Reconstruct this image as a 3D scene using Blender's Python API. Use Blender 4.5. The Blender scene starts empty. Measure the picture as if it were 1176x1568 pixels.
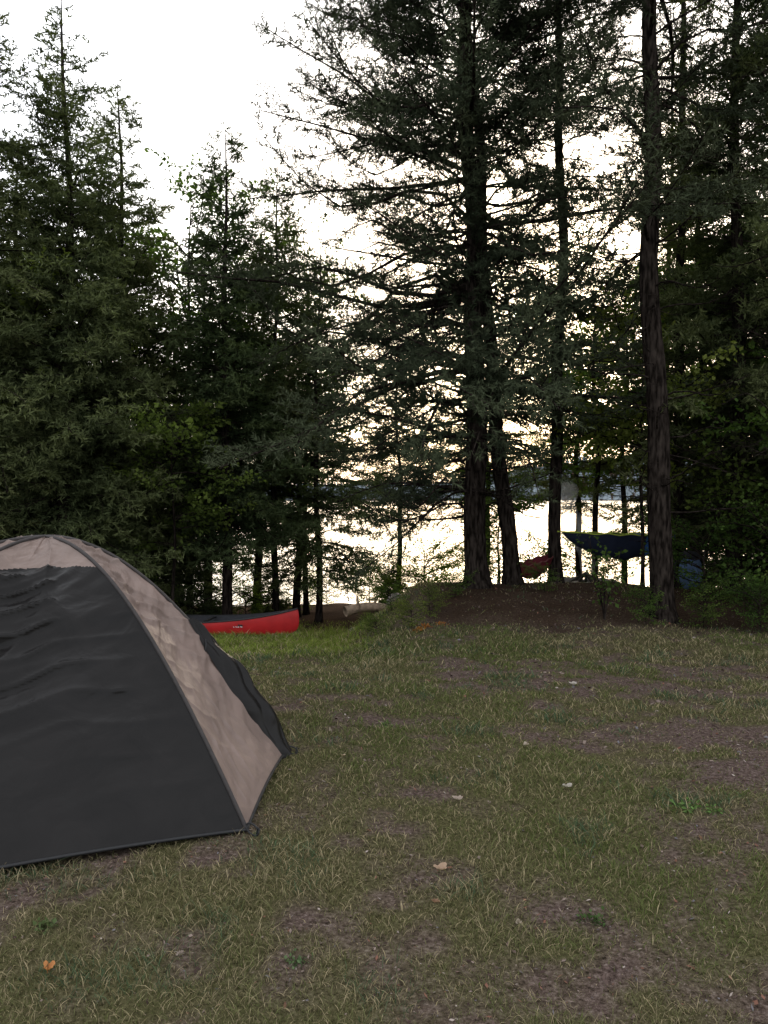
import bpy, math, random
import numpy as np
from mathutils import Vector
random.seed(5)
rng = np.random.default_rng(11)
scene = bpy.context.scene
COL = scene.collection

# ------------------------------------------------------------------ noise
def _h(ix, iy, s):
    n = (ix.astype(np.int64)*374761393 + iy.astype(np.int64)*668265263 + s*982451653) & 0xffffffff
    n = ((n ^ (n >> 13))*1274126177) & 0xffffffff
    return ((n ^ (n >> 16)) & 0xffff)/65535.0
def vnoise(x, y, s=0):
    x = np.asarray(x, float); y = np.asarray(y, float)
    ix = np.floor(x); iy = np.floor(y); fx = x-ix; fy = y-iy
    fx = fx*fx*(3-2*fx); fy = fy*fy*(3-2*fy)
    a = _h(ix, iy, s); b = _h(ix+1, iy, s); c = _h(ix, iy+1, s); d = _h(ix+1, iy+1, s)
    return (a*(1-fx)+b*fx)*(1-fy)+(c*(1-fx)+d*fx)*fy
def fbm(x, y, s=0, o=4):
    v = 0; a = .5; t = 0
    for i in range(o):
        v = v+a*vnoise(x*2**i, y*2**i, s+i*17); t += a; a *= .5
    return v/t
def sstep(a, b, x):
    t = np.clip((x-a)/(b-a), 0, 1); return t*t*(3-2*t)

# ------------------------------------------------------------------ terrain
def T(x, y):
    x = np.asarray(x, float); y = np.asarray(y, float)
    ys = y+1.2*(fbm(x*.15, y*0+3, 5)-.5)*sstep(14, 20, y)
    zl = np.interp(ys, [-50, 0, 6.5, 10, 14.5, 20, 24, 30, 45, 560, 600, 700, 900, 2500],
                   [.3, 0, 0, -.30, -.93, -1.28, -1.6, -2.4, -3, -3, -1.2, 3, 9, 12])
    zr = np.interp(ys, [-50, 0, 8, 10.2, 11.3, 12.5, 13.8, 18, 24, 30, 45, 560, 600, 700, 900, 2500],
                   [.3, 0, -.05, -.03, .20, .25, .05, -.75, -1.6, -2.4, -3, -3, -1.2, 3, 9, 12])
    w = sstep(-.80, .70, x+.3*(vnoise(x*.8, y*.8, 3)-.5))
    z = zl*(1-w)+zr*w
    z = z-.12*sstep(3.0, 5.0, x)*sstep(8, 12, y)*(1-sstep(14, 17, y))
    near = 1-sstep(22, 26, y)
    z = z+near*(.05*(fbm(x*.7, y*.7, 9)-.5)+.08*(vnoise(x*2.3, y*2.3, 21)-.5)*sstep(7, 10, y))
    z = z+sstep(620, 950, y)*34*sstep(20, 260, x)*(.7+.6*vnoise(x*.006, y*.006, 2))
    return z
def gmask(x, y):   # 1 = grassy, 0 = bare
    m = fbm(x*1.3, y*1.3, 31, 4)*.5+fbm(x*6, y*6, 77, 3)*.5
    thr = .415+.04*sstep(.5, 2.2, x)*sstep(2.5, 4, y)*(1-sstep(7, 9, y))
    g = sstep(thr-.12, thr+.12, m)
    lush = (1-sstep(-.9, .6, x))*sstep(7.5, 9.5, y)
    g = np.maximum(g, lush*.95)
    mound = sstep(-.1, 1.0, x)*sstep(9.0, 10.6, y)
    g = g*(1-.85*mound)
    g = g*(1-.8*sstep(14.5, 17, y))
    return g

# ------------------------------------------------------------------ materials
def mat(name):
    m = bpy.data.materials.new(name); m.use_nodes = True
    nt = m.node_tree; nt.nodes.clear()
    out = nt.nodes.new('ShaderNodeOutputMaterial')
    return m, nt, out
def N(nt, t, **k):
    n = nt.nodes.new(t)
    for a, b in k.items():
        setattr(n, a, b)
    return n
def simple(name, col, rough=.6, spec=.3, noise=0, nscale=20, bump=0, bscale=60):
    m, nt, out = mat(name)
    p = N(nt, 'ShaderNodeBsdfPrincipled')
    p.inputs['Roughness'].default_value = rough
    p.inputs['Specular IOR Level'].default_value = spec
    tc = N(nt, 'ShaderNodeTexCoord')
    nz = N(nt, 'ShaderNodeTexNoise'); nz.inputs['Scale'].default_value = nscale; nz.inputs['Detail'].default_value = 3
    nt.links.new(tc.outputs['Object'], nz.inputs['Vector'])
    r = N(nt, 'ShaderNodeValToRGB')
    a, b = 1-noise, 1+noise
    r.color_ramp.elements[0].position = .3; r.color_ramp.elements[1].position = .7
    r.color_ramp.elements[0].color = (col[0]*a, col[1]*a, col[2]*a, 1)
    r.color_ramp.elements[1].color = (col[0]*b, col[1]*b, col[2]*b, 1)
    nt.links.new(nz.outputs['Fac'], r.inputs['Fac'])
    nt.links.new(r.outputs['Color'], p.inputs['Base Color'])
    if bump:
        n2 = N(nt, 'ShaderNodeTexNoise'); n2.inputs['Scale'].default_value = bscale; n2.inputs['Detail'].default_value = 3
        nt.links.new(tc.outputs['Object'], n2.inputs['Vector'])
        bp = N(nt, 'ShaderNodeBump'); bp.inputs['Strength'].default_value = bump; bp.inputs['Distance'].default_value = .02
        nt.links.new(n2.outputs['Fac'], bp.inputs['Height']); nt.links.new(bp.outputs['Normal'], p.inputs['Normal'])
    nt.links.new(p.outputs['BSDF'], out.inputs['Surface'])
    return m
def leafmat(name, col, trans=.35, tcol=None, var=.25):
    m, nt, out = mat(name)
    at = N(nt, 'ShaderNodeAttribute', attribute_name='Col')
    mul = N(nt, 'ShaderNodeMixRGB', blend_type='MULTIPLY'); mul.inputs[0].default_value = 1
    mul.inputs[2].default_value = (*col, 1)
    nt.links.new(at.outputs['Color'], mul.inputs[1])
    src = mul
    if var > 0:
        oi = N(nt, 'ShaderNodeObjectInfo')
        hs = N(nt, 'ShaderNodeHueSaturation')
        mr = N(nt, 'ShaderNodeMapRange'); mr.inputs[3].default_value = 1-var; mr.inputs[4].default_value = 1+var
        nt.links.new(oi.outputs['Random'], mr.inputs[0]); nt.links.new(mr.outputs[0], hs.inputs['Value'])
        mr2 = N(nt, 'ShaderNodeMapRange'); mr2.inputs[3].default_value = .5+var*.12; mr2.inputs[4].default_value = .5-var*.12
        nt.links.new(oi.outputs['Random'], mr2.inputs[0]); nt.links.new(mr2.outputs[0], hs.inputs['Hue'])
        nt.links.new(mul.outputs[0], hs.inputs['Color']); src = hs
    d = N(nt, 'ShaderNodeBsdfDiffuse')
    nt.links.new(src.outputs[0], d.inputs[0])
    if trans > 0:
        t = N(nt, 'ShaderNodeBsdfTranslucent')
        m2 = N(nt, 'ShaderNodeMixRGB', blend_type='MULTIPLY'); m2.inputs[0].default_value = 1
        m2.inputs[2].default_value = (*(tcol or (1.3, 1.5, .7)), 1)
        nt.links.new(src.outputs[0], m2.inputs[1]); nt.links.new(m2.outputs[0], t.inputs[0])
        mx = N(nt, 'ShaderNodeMixShader'); mx.inputs[0].default_value = trans
        nt.links.new(d.outputs[0], mx.inputs[1]); nt.links.new(t.outputs[0], mx.inputs[2])
        nt.links.new(mx.outputs[0], out.inputs['Surface'])
    else:
        nt.links.new(d.outputs[0], out.inputs['Surface'])
    return m
def barkmat(name, col):   # plain diffuse, cheap: used on thousands of branches
    m, nt, out = mat(name)
    tc = N(nt, 'ShaderNodeTexCoord'); mp = N(nt, 'ShaderNodeMapping'); mp.inputs['Scale'].default_value = (26, 26, 6)
    nz = N(nt, 'ShaderNodeTexNoise'); nz.inputs['Scale'].default_value = 1; nz.inputs['Detail'].default_value = 3
    nt.links.new(tc.outputs['Object'], mp.inputs[0]); nt.links.new(mp.outputs[0], nz.inputs['Vector'])
    r = N(nt, 'ShaderNodeValToRGB'); r.color_ramp.elements[0].position = .38; r.color_ramp.elements[1].position = .66
    r.color_ramp.elements[0].color = (*[c*.3 for c in col], 1); r.color_ramp.elements[1].color = (*[c*1.7 for c in col], 1)
    nt.links.new(nz.outputs['Fac'], r.inputs['Fac'])
    d = N(nt, 'ShaderNodeBsdfDiffuse'); nt.links.new(r.outputs[0], d.inputs[0]); nt.links.new(d.outputs[0], out.inputs[0])
    return m

M_BARK = barkmat('bark', (.021, .0165, .014))
M_SPR = leafmat('spruce_needles', (.060, .080, .038), .18)
M_PINE = leafmat('pine_needles', (.037, .049, .030), 0)
M_LEAF = leafmat('broad_leaves', (.070, .108, .030), .45)
M_GRASS = leafmat('grass_blades', (1, 1, 1), .3, (1.1, 1.2, .8), 0)
M_LITTER = leafmat('litter_bits', (1, 1, 1), 0, None, 0)

# ------------------------------------------------------------------ mesh helper
class MB:
    def __init__(s): s.V = []; s.F = []; s.C = []; s.M = []; s.n = 0
    def add(s, V, F, col=(1, 1, 1), mi=0):
        V = np.asarray(V, float).reshape(-1, 3); F = np.asarray(F, int).reshape(-1, 3)
        if len(V) == 0: return
        s.V.append(V); s.F.append(F+s.n); s.n += len(V)
        c = np.asarray(col, float)
        if c.ndim == 1: c = np.tile(c, (len(V), 1))
        s.C.append(c); s.M.append(np.full(len(F), mi))
    def mesh(s, name, mats, smooth=False, smooth_mats=None):
        V = np.concatenate(s.V); F = np.concatenate(s.F); C = np.concatenate(s.C); M = np.concatenate(s.M)
        me = bpy.data.meshes.new(name)
        me.vertices.add(len(V)); me.vertices.foreach_set('co', V.astype(np.float32).ravel())
        me.loops.add(len(F)*3); me.loops.foreach_set('vertex_index', F.astype(np.int32).ravel())
        me.polygons.add(len(F)); me.polygons.foreach_set('loop_start', np.arange(0, len(F)*3, 3, dtype=np.int32))
        me.polygons.foreach_set('material_index', M.astype(np.int32))
        sm = np.zeros(len(F), bool)
        if smooth: sm[:] = True
        if smooth_mats:
            for k in smooth_mats: sm |= (M == k)
        me.update(calc_edges=True)
        me.polygons.foreach_set('use_smooth', sm)
        a = me.color_attributes.new('Col', 'FLOAT_COLOR', 'POINT')
        c4 = np.ones((len(V), 4), np.float32); c4[:, :3] = C
        a.data.foreach_set('color', c4.ravel())
        for m in mats: me.materials.append(m)
        return me
def obj(name, me, loc=(0, 0, 0), rot=(0, 0, 0), sc=(1, 1, 1), parent=None):
    o = bpy.data.objects.new(name, me); COL.objects.link(o)
    o.location = loc; o.rotation_euler = rot; o.scale = sc
    if parent: o.parent = parent
    return o
def nrm(v): return v/(np.linalg.norm(v, axis=-1, keepdims=True)+1e-9)
def tubes(P, R, s=3):
    P = np.asarray(P, float); R = np.asarray(R, float)
    if P.ndim == 2: P = P[None]; R = R[None]
    B, K, _ = P.shape
    Tn = nrm(np.gradient(P, axis=1))
    vert = np.abs(nrm(P[:, -1]-P[:, 0])[:, 2]) > .85
    ref = np.where(vert[:, None], np.array([1., .1, 0]), np.array([.05, .03, 1.]))[:, None, :]
    N1 = nrm(np.cross(Tn, ref)); N2 = np.cross(Tn, N1)
    a = np.arange(s)*2*math.pi/s
    V = P[:, :, None]+R[:, :, None, None]*(np.cos(a)[None, None, :, None]*N1[:, :, None]+np.sin(a)[None, None, :, None]*N2[:, :, None])
    b, k, j = np.meshgrid(np.arange(B), np.arange(K-1), np.arange(s), indexing='ij')
    i0 = (b*K+k)*s+j; i1 = (b*K+k)*s+(j+1) % s
    i2 = i0+s; i3 = i1+s
    F = np.stack([np.stack([i0, i1, i3], -1), np.stack([i0, i3, i2], -1)], -2).reshape(-1, 3)
    return V.reshape(-1, 3), F
def needles(mb, S, D, L, C, spacing, nl, nw, ang, r, mi):
    n = np.maximum(1, np.ceil(L/spacing).astype(int))*2
    idx = np.repeat(np.arange(len(L)), n)
    off = np.arange(len(idx))-np.repeat(np.cumsum(n)-n, n)
    t = (off+r.random(len(idx)))/n[idx]
    Bp = S[idx]+D[idx]*(L[idx]*t)[:, None]
    perp = nrm(np.cross(r.normal(size=(len(idx), 3)), D[idx]))
    a = ang*(.6+.8*r.random(len(idx)))
    nd = D[idx]*np.cos(a)[:, None]+perp*np.sin(a)[:, None]
    w = nrm(np.cross(nd, r.normal(size=(len(idx), 3))))*(nw/2)
    ln = nl*(.6+.7*r.random(len(idx)))
    V = np.stack([Bp-w, Bp+w, Bp+nd*ln[:, None]], 1).reshape(-1, 3)
    F = np.arange(len(idx)*3).reshape(-1, 3)
    col = C[idx]*(.8+.4*r.random((len(idx), 1)))
    mb.add(V, F, np.repeat(col, 3, 0), mi)
def leaves(mb, S, D, L, C, spacing, size, r, mi):
    n = np.maximum(1, np.ceil(L/spacing).astype(int))
    idx = np.repeat(np.arange(len(L)), n)
    off = np.arange(len(idx))-np.repeat(np.cumsum(n)-n, n)
    t = (off+r.random(len(idx)))/n[idx]
    Bp = S[idx]+D[idx]*(L[idx]*t)[:, None]
    perp = nrm(np.cross(r.normal(size=(len(idx), 3)), D[idx]))
    nd = nrm(D[idx]*.5+perp+np.array([0, 0, -.25]))
    w = nrm(np.cross(nd, np.array([0, 0, 1.])+.7*r.normal(size=(len(idx), 3))))
    sz = (size*(.6+.7*r.random(len(idx))))[:, None]
    B0 = Bp+nd*sz*.25
    V = np.stack([B0, B0+nd*sz*.5+w*sz*.36, B0+nd*sz, B0+nd*sz*.5-w*sz*.36], 1).reshape(-1, 3)
    q = np.arange(len(idx))[:, None]*4
    F = np.concatenate([q+np.array([[0, 1, 2]]), q+np.array([[0, 2, 3]])], 0)
    col = C[idx]*(.7+.6*r.random((len(idx), 1)))
    mb.add(V, F, np.repeat(col, 4, 0), mi)
def tree(name, seed, H, R, base, kind='spruce', per_m=32, r0=.11, lean=(0, 0), up=.1, droop=.35, tip=.15,
         fol=.12, sp2=.09, len2=.45, sp3=.09, leafmat_=None, nsp=.050, nl=.09, nw=.025, dead=10,
         profile=None, irr=.25, leafsize=.07, azbias=None, sparse_top=0, zj=.3, hang=-.12, vz=1., deadR=.75, dead_lo=None, low=None):
    r = np.random.default_rng(seed); mb = MB()
    ph = r.random(4)*6.28
    def trunk(z):
        z = np.asarray(z, float)
        wx = .05*np.sin(z*.7+ph[0])+.03*np.sin(z*1.9+ph[1]); wy = .05*np.sin(z*.6+ph[2])
        k = np.clip(z/2, 0, 1)
        return np.stack([lean[0]*z+wx*k, lean[1]*z+wy*k, z], -1)
    tz = np.concatenate([[-.25, 0, .12, .35], np.arange(.55, H, .14), [H]])
    tr = r0*np.clip(1-tz/H, 0, 1)**.8+.004
    tr[:3] = r0*np.array([1.6, 1.45, 1.2])
    ns = 14
    V, F = tubes(trunk(tz), tr, ns)
    if r0 > .09:   # lumpy bark plates
        Vr = V.reshape(len(tz), ns, 3); c = Vr.mean(1, keepdims=True)
        Vr = c+(Vr-c)*(1+.10*(r.random((len(tz), ns, 1))-.5)+.07*(r.random((1, ns, 1))-.5)); V = Vr.reshape(-1, 3)
    mb.add(V, F, (1, 1, 1), 0)
    nb = int(per_m*(H-base)/4)
    if profile is None: profile = lambda f: np.minimum(f**.85*1.05, 1)*(1-.25*sstep(.8, 1, f))
    lay = base+(H-base)*(np.arange(nb)+r.random(nb))/nb
    z0 = np.repeat(lay, 4)+r.normal(0, .05, nb*4); z0 = np.clip(z0, base*.95, H-.02)
    if sparse_top:
        keep = r.random(len(z0)) > sparse_top*sstep(H*.62, H*.8, z0); z0 = z0[keep]
    az = r.random(len(z0))*2*math.pi
    f = np.clip((H-z0)/(H-base), 0, 1)
    L = R*profile(f)*(1-irr+2*irr*r.random(len(z0)))*(1+vz*(vnoise(az*1.1, z0*1.1, seed)-.45))+.07
    if azbias is not None:
        L *= 1+azbias[1]*np.cos(az-azbias[0])
    foli = np.ones(len(z0), bool)
    if low:   # a few live, drooping lower limbs on one side
        n_, z_a, z_b, a0, aw, la, lb = low
        rl = np.random.default_rng(seed+99)
        z0 = np.concatenate([z0, rl.uniform(z_a, z_b, n_)]); az = np.concatenate([az, a0+rl.uniform(-aw, aw, n_)])
        f = np.concatenate([f, np.full(n_, 1.25)]); L = np.concatenate([L, rl.uniform(la, lb, n_)]); foli = np.concatenate([foli, np.ones(n_, bool)])
    if dead:
        zd = r.uniform(dead_lo or max(.5, base*.3), base+(H-base)*.25, dead); z0 = np.concatenate([z0, zd])
        az = np.concatenate([az, r.random(dead)*6.28]); f = np.concatenate([f, np.ones(dead)])
        L = np.concatenate([L, R*r.uniform(.25, deadR, dead)]); foli = np.concatenate([foli, np.zeros(dead, bool)])
    nB = len(z0)
    upv = up*(1-1.0*f)+r.normal(0, .16, nB)+(.35*(1-f) if kind == 'spruce' else .12)
    drp = droop*f*(.6+.8*r.random(nB)); tp = tip*(.5+r.random(nB))
    curl = r.normal(0, .35, nB); wv = r.normal(0, .06, nB)
    P0 = trunk(z0)
    def bp(i, s):
        a = az[i]+curl[i]*s
        h = L[i]*s
        return P0[i]+np.stack([np.cos(a)*h, np.sin(a)*h, L[i]*(upv[i]*s-drp[i]*s**2+tp[i]*s**3+wv[i]*np.sin(s*7))], -1)
    I = np.arange(nB)
    K = 7; ss = np.linspace(0, 1, K)
    P = np.stack([bp(I, np.full(nB, s)) for s in ss], 1)
    br = (.004+.009*L)[:, None]*(1-.8*ss)[None]
    V, F = tubes(P, br, 3 if kind == 'spruce' else 4); mb.add(V, F, (1, 1, 1), 0)
    n2 = np.maximum(1, (L/sp2).astype(int)); i2 = np.repeat(I, n2)
    off = np.arange(len(i2))-np.repeat(np.cumsum(n2)-n2, n2)
    s2 = np.clip(fol+(1-fol)*(off+r.random(len(i2)))/n2[i2], 0, .98)
    S2 = bp(i2, s2); Tn = nrm(bp(i2, s2+.02)-S2)
    side = np.where(off % 2 == 0, 1., -1.)
    lat = nrm(np.cross(Tn, np.array([0, 0, 1.])))*side[:, None]
    zz = r.normal(hang if kind == 'spruce' else .12, zj, len(i2))
    D2 = nrm(Tn*.75+lat*(.3+.7*r.random(len(i2)))[:, None]+np.stack([0*s2, 0*s2, zz], -1))
    L2 = np.minimum(len2, .5*L[i2]*(1-s2)+.08+.06*L[i2])*(.6+.7*r.random(len(i2)))
    fo2 = foli[i2] & (s2 > fol)
    dd = ~foli[i2]; kd = ~(dd & (r.random(len(i2)) < .35))
    i2, s2, S2, D2, L2, fo2 = i2[kd], s2[kd], S2[kd], D2[kd], L2[kd], fo2[kd]
    big = (L2 > .20) | ~fo2
    mid = S2+D2*(L2*.5)[:, None]+r.normal(0, .05, (len(L2), 3))*L2[:, None]
    P2 = np.stack([S2, mid, S2+D2*L2[:, None]], 1)[big]
    V, F = tubes(P2, np.tile([.0045, .003, .0015], (len(P2), 1))*(.6+L2[big][:, None]), 3); mb.add(V, F, (1, 1, 1), 0)
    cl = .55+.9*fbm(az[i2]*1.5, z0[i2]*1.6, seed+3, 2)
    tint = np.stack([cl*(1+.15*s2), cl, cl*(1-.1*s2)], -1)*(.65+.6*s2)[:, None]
    S2, D2, L2, tint, s2 = S2[fo2], D2[fo2], L2[fo2], tint[fo2], s2[fo2]
    n3 = (L2/sp3).astype(int); i3 = np.repeat(np.arange(len(L2)), n3)
    off = np.arange(len(i3))-np.repeat(np.cumsum(n3)-n3, n3)
    s3 = (off+r.random(len(i3)))/np.maximum(n3[i3], 1)
    S3 = S2[i3]+D2[i3]*(L2[i3]*s3)[:, None]
    lat = nrm(np.cross(D2[i3], np.array([0, 0, 1.])+r.normal(0, .7, (len(i3), 3))))*np.where(off % 2 == 0, 1., -1.)[:, None]
    D3 = nrm(D2[i3]*.8+lat*.8+r.normal(0, .2, (len(i3), 3)))
    L3 = np.clip(.5*L2[i3]*(1-s3)+.05, .04, .2)*(.6+.8*r.random(len(i3)))
    if kind in ('spruce', 'pine'):
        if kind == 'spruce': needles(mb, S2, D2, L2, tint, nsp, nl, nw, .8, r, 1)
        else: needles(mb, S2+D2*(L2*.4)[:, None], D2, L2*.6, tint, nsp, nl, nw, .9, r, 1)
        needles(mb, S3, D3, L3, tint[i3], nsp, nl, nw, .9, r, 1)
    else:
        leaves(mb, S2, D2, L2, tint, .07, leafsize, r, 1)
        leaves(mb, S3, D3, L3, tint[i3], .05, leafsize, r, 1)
    me = mb.mesh(name+'_mesh', [M_BARK, leafmat_ or M_SPR], smooth_mats=[0])
    return me

spA = tree('spruce_a', 1, 10.8, 2.1, 1.2, per_m=32, r0=.12, sparse_top=.5, dead=14)
spB = tree('spruce_b', 2, 9.6, 1.6, 1.5, per_m=28, r0=.10, dead=20)
spC = tree('spruce_c', 3, 9.4, 1.15, 1.7, per_m=26, r0=.075, dead=25)
spD = tree('spruce_d', 4, 13.5, 2.2, 2.0, per_m=19, r0=.13, dead=25, sp2=.1, irr=.35)
spE = tree('spruce_e', 5, 9.4, 1.3, 3.3, per_m=22, r0=.075, dead=45)
spG = tree('spruce_g', 8, 8.6, 1.35, .9, per_m=17, r0=.07, dead=20, vz=1.4, droop=.5)
spF = tree('young_fir', 6, 2.6, .85, .12, per_m=50, r0=.03, dead=0)
pprof = lambda f: .25+.75*np.sin(np.clip(f, 0, 1)*math.pi*.62)**.8
aprof = lambda f: .10+.90*np.sin(np.clip(f, 0, 1)*math.pi*.55)**1.3
PK = dict(sp3=.075, leafmat_=M_PINE, nsp=.030, nl=.078, nw=.015, irr=.4, zj=.4)
pnA = tree('pine_a', 21, 15.0, 2.7, 2.2, 'pine', per_m=26, r0=.17, up=.05, droop=.5, tip=.3, fol=.22, sp2=.12, len2=.5, dead=70, azbias=(math.pi*1.02, .14), lean=(-.02, 0), profile=aprof, vz=.55, deadR=.95, dead_lo=1.0,
           low=(12, 1.05, 2.1, math.pi, .75, .9, 2.1), **PK)
pnB = tree('pine_b', 22, 13.5, 1.6, 4.2, 'pine', per_m=8, r0=.13, up=.1, droop=.4, tip=.3, fol=.35, sp2=.12, len2=.5, dead=45, lean=(-.085, .01), profile=pprof, vz=1.4, **PK)
pnC = tree('pine_c', 23, 14.5, 1.5, 6.2, 'pine', per_m=7, r0=.105, up=.1, droop=.35, tip=.3, fol=.35, sp2=.12, len2=.5, dead=60, lean=(.004, 0), profile=pprof, vz=1.4, **PK)
pnD = tree('pine_d', 24, 15.5, 1.8, 4.6, 'pine', per_m=7, r0=.155, up=.1, droop=.4, tip=.3, fol=.35, sp2=.12, len2=.5, dead=70, lean=(-.028, 0), profile=pprof, vz=1.4, **PK)
blprof = lambda f: np.sin(np.clip(f*.85+.08, 0, 1)*math.pi)**.7
blA = tree('birch', 31, 8.8, 1.6, 2.8, 'leaf', per_m=12, r0=.07, up=.7, droop=.1, tip=.0, fol=.25, sp2=.16, len2=.6,
           sp3=.12, leafmat_=M_LEAF, profile=blprof, irr=.35, leafsize=.085, dead=8)
blB = tree('maple', 32, 5.2, 1.5, 1.9, 'leaf', per_m=14, r0=.04, up=.4, droop=.15, tip=.0, fol=.2, sp2=.15, len2=.55,
           sp3=.12, leafmat_=M_LEAF, profile=blprof, irr=.35, leafsize=.10, dead=6)
shA = tree('shrub', 33, 1.3, .7, .1, 'leaf', per_m=36, r0=.015, up=.8, droop=.1, tip=.0, fol=.2, sp2=.09, len2=.3,
           sp3=.09, leafmat_=M_LEAF, profile=blprof, irr=.35, leafsize=.055, dead=0)

def plant(name, me, x, y, s=1., rz=0., sxy=None):
    z = float(T(x, y))
    return obj(name, me, (x, y, z), (0, 0, rz), (s if sxy is None else sxy, s if sxy is None else sxy, s))
R_ = random.Random(3)
SP = 'spruce_tree'
for me, x, y, s, w in [
    (spA, -5.35, 13.5, 1.0, 1.0), (spB, -5.15, 15.8, 1.12, 1.1), (spB, -3.0, 15.2, 1.0, 1.0), (spE, -2.35, 17.2, 1.06, 1.0),
    (spD, -7.2, 13.2, .95, 1.0), (spB, -7.6, 16.5, 1.05, 1.3), (spC, -4.0, 18.0, .92, 1.3), (spG, -1.38, 16.8, .93, 1.0),
    (spB, -6.3, 18.5, 1.0, 1.2), (spE, -3.2, 20.0, .9, 1.4), (spB, -9.5, 15, 1.1, 1.2),
    (spB, -9.3, 19, 1.1, 1.2), (spD, -12.0, 16, .9, 1.0),
    (spA, -10.4, 11.8, .85, .9), (spC, -4.3, 16.3, .72, 1.3), (spE, -2.0, 18.2, .72, 1.2), (spC, -6.2, 15.0, .8, 1.4)]:
    plant(SP, me, x, y, s, R_.random()*6.28, w)
for x, y, s in [(-3.9, 16.2, .7), (-4.9, 15.6, 1.1), (-5.6, 16.8, 1.2), (-6.6, 14.0, 1.0), (-8.2, 13.6, 1.2), (5.9, 13.2, 1.2), (7.4, 15.0, 1.4), (-7.2, 19., 1.4), (.25, 19.5, .5), (-2.7, 18.6, .5)]:
    plant('young_fir_tree', spF, x, y, s, R_.random()*6.28)
for x, y, s, w in [(-4.2, 17.2, 1.05, 1.0), (-1.85, 18.9, .98, .95), (-6.6, 15.2, .75, 1.1)]:
    plant('birch_tree', blA, x, y, s, R_.random()*6.28, w)
plant('maple_tree', blB, -3.7, 13.9, .74, 1., .8)
# right stand
plant('pine_tree', pnA, 1.40, 12.0)
plant('pine_tree', pnB, 2.02, 12.5)
plant('pine_tree', pnC, 2.81, 13.0)
plant('pine_tree', pnD, 3.67, 10.5)
plant('pine_tree', pnC, 5.05, 13.6, .95, 2.1)
plant('pine_tree', pnC, 6.6, 18.5, .95, 4.1)
plant('pine_tree', pnC, 5.3, 10.2, .95, 2.6, .9)
for me, x, y, s, w in [
    (spD, 5.55, 12.6, .98, .95), (spD, 7.6, 13.5, 1.0, 1.0), (spB, 6.3, 16.0, 1.05, 1.2), (spD, 9.6, 15, .95, 1.1), (spE, 4.9, 20.0, .75, 1.2),
    (spB, 8.4, 19, 1.05, 1.3), (spC, 7.0, 10.8, .8, 1.1), (spE, 2.35, 18.5, .62, 1.1), (spE, .35, 19.6, .66, .9),
    (spD, 9.8, 10.2, .95, .9)]:
    plant(SP, me, x, y, s, R_.random()*6.28, w)
for x, y, s, w in [(4.1, 15.5, .72, .9), (5.3, 17.5, .8, 1.0)]:
    plant('birch_tree', blA, x, y, s, R_.random()*6.28, w)
for x, y, s, w in [(4.0, 12.3, .78, .75), (5.9, 10.4, .7, .8), (2.4, 16.5, .5, .6)]:
    plant('maple_tree', blB, x, y, s, R_.random()*6.28, w)
for x, y, s in [(1.3, 21.5, .8), (2.2, 15.4, .55), (3.1, 15.8, .5), (4.0, 14.2, .45), (4.6, 11.4, .7), (5.3, 10.6, 1.0),
                (6.1, 9.6, .9), (6.3, 11.3, 1.4), (-1.6, 22.3, .6), (-3.0, 17.2, .5), (-4.6, 14.9, .9), (-6.2, 13.3, 1.0), (-7.4, 12.2, 1.2), (-5.2, 19, 1.2),
                (5.6, 14.6, 1.3), (7.2, 12.2, 1.4), (1.75, 14.6, .6), (-8.6, 11.6, 1.2), (-2.1, 19.2, .6), (-4.1, 21.2, .9), (-6.7, 21.5, 1.2), (5.2, 20.9, 1.1), (6.9, 17, 1.3), (.1, 18.2, .45), (.75, 17.6, .4), (.95, 19.0, .9), (-.4, 21.5, .8),
                (4.1, 10.2, .35), (4.6, 9.7, .4), (5.2, 9.4, .45), (.35, 10.0, .22), (.6, 10.5, .25), (-.1, 10.2, .2), (3.3, 10.0, .3), (1.0, 11.2, .22), (2.3, 11.4, .25), (.1, 11.2, .25)]:
    plant('shrub', shA, x, y, s, R_.random()*6.28, s*1.15)
def sapling():
    mb = MB(); r = np.random.default_rng(8)
    for k in range(7):
        a = r.random()*6.28; h = r.uniform(.6, 1.15)
        s = np.linspace(0, 1, 6)
        P = np.stack([np.cos(a)*.28*s**1.3*h, np.sin(a)*.28*s**1.3*h, -.05+h*s], -1)+r.normal(0, .012, (6, 3))*s[:, None]
        V, F = tubes(P, .010*(1-.75*s), 5); mb.add(V, F, (1, 1, 1), 0)
        S = P[2:]; D = nrm(r.normal(size=S.shape)+np.array([0, 0, .8])); L = np.full(len(S), .25)
        V, F = tubes(np.stack([S, S+D*L[:, None]], 1), np.tile([.004, .002], (len(S), 1)), 3); mb.add(V, F)
        leaves(mb, S, D, L, np.ones((len(S), 3))*.8, .035, .06, r, 1)
    return mb.mesh('sapling_mesh', [M_BARK, M_LEAF])
plant('sapling', sapling(), 2.86, 10.3, 1.0)

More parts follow.
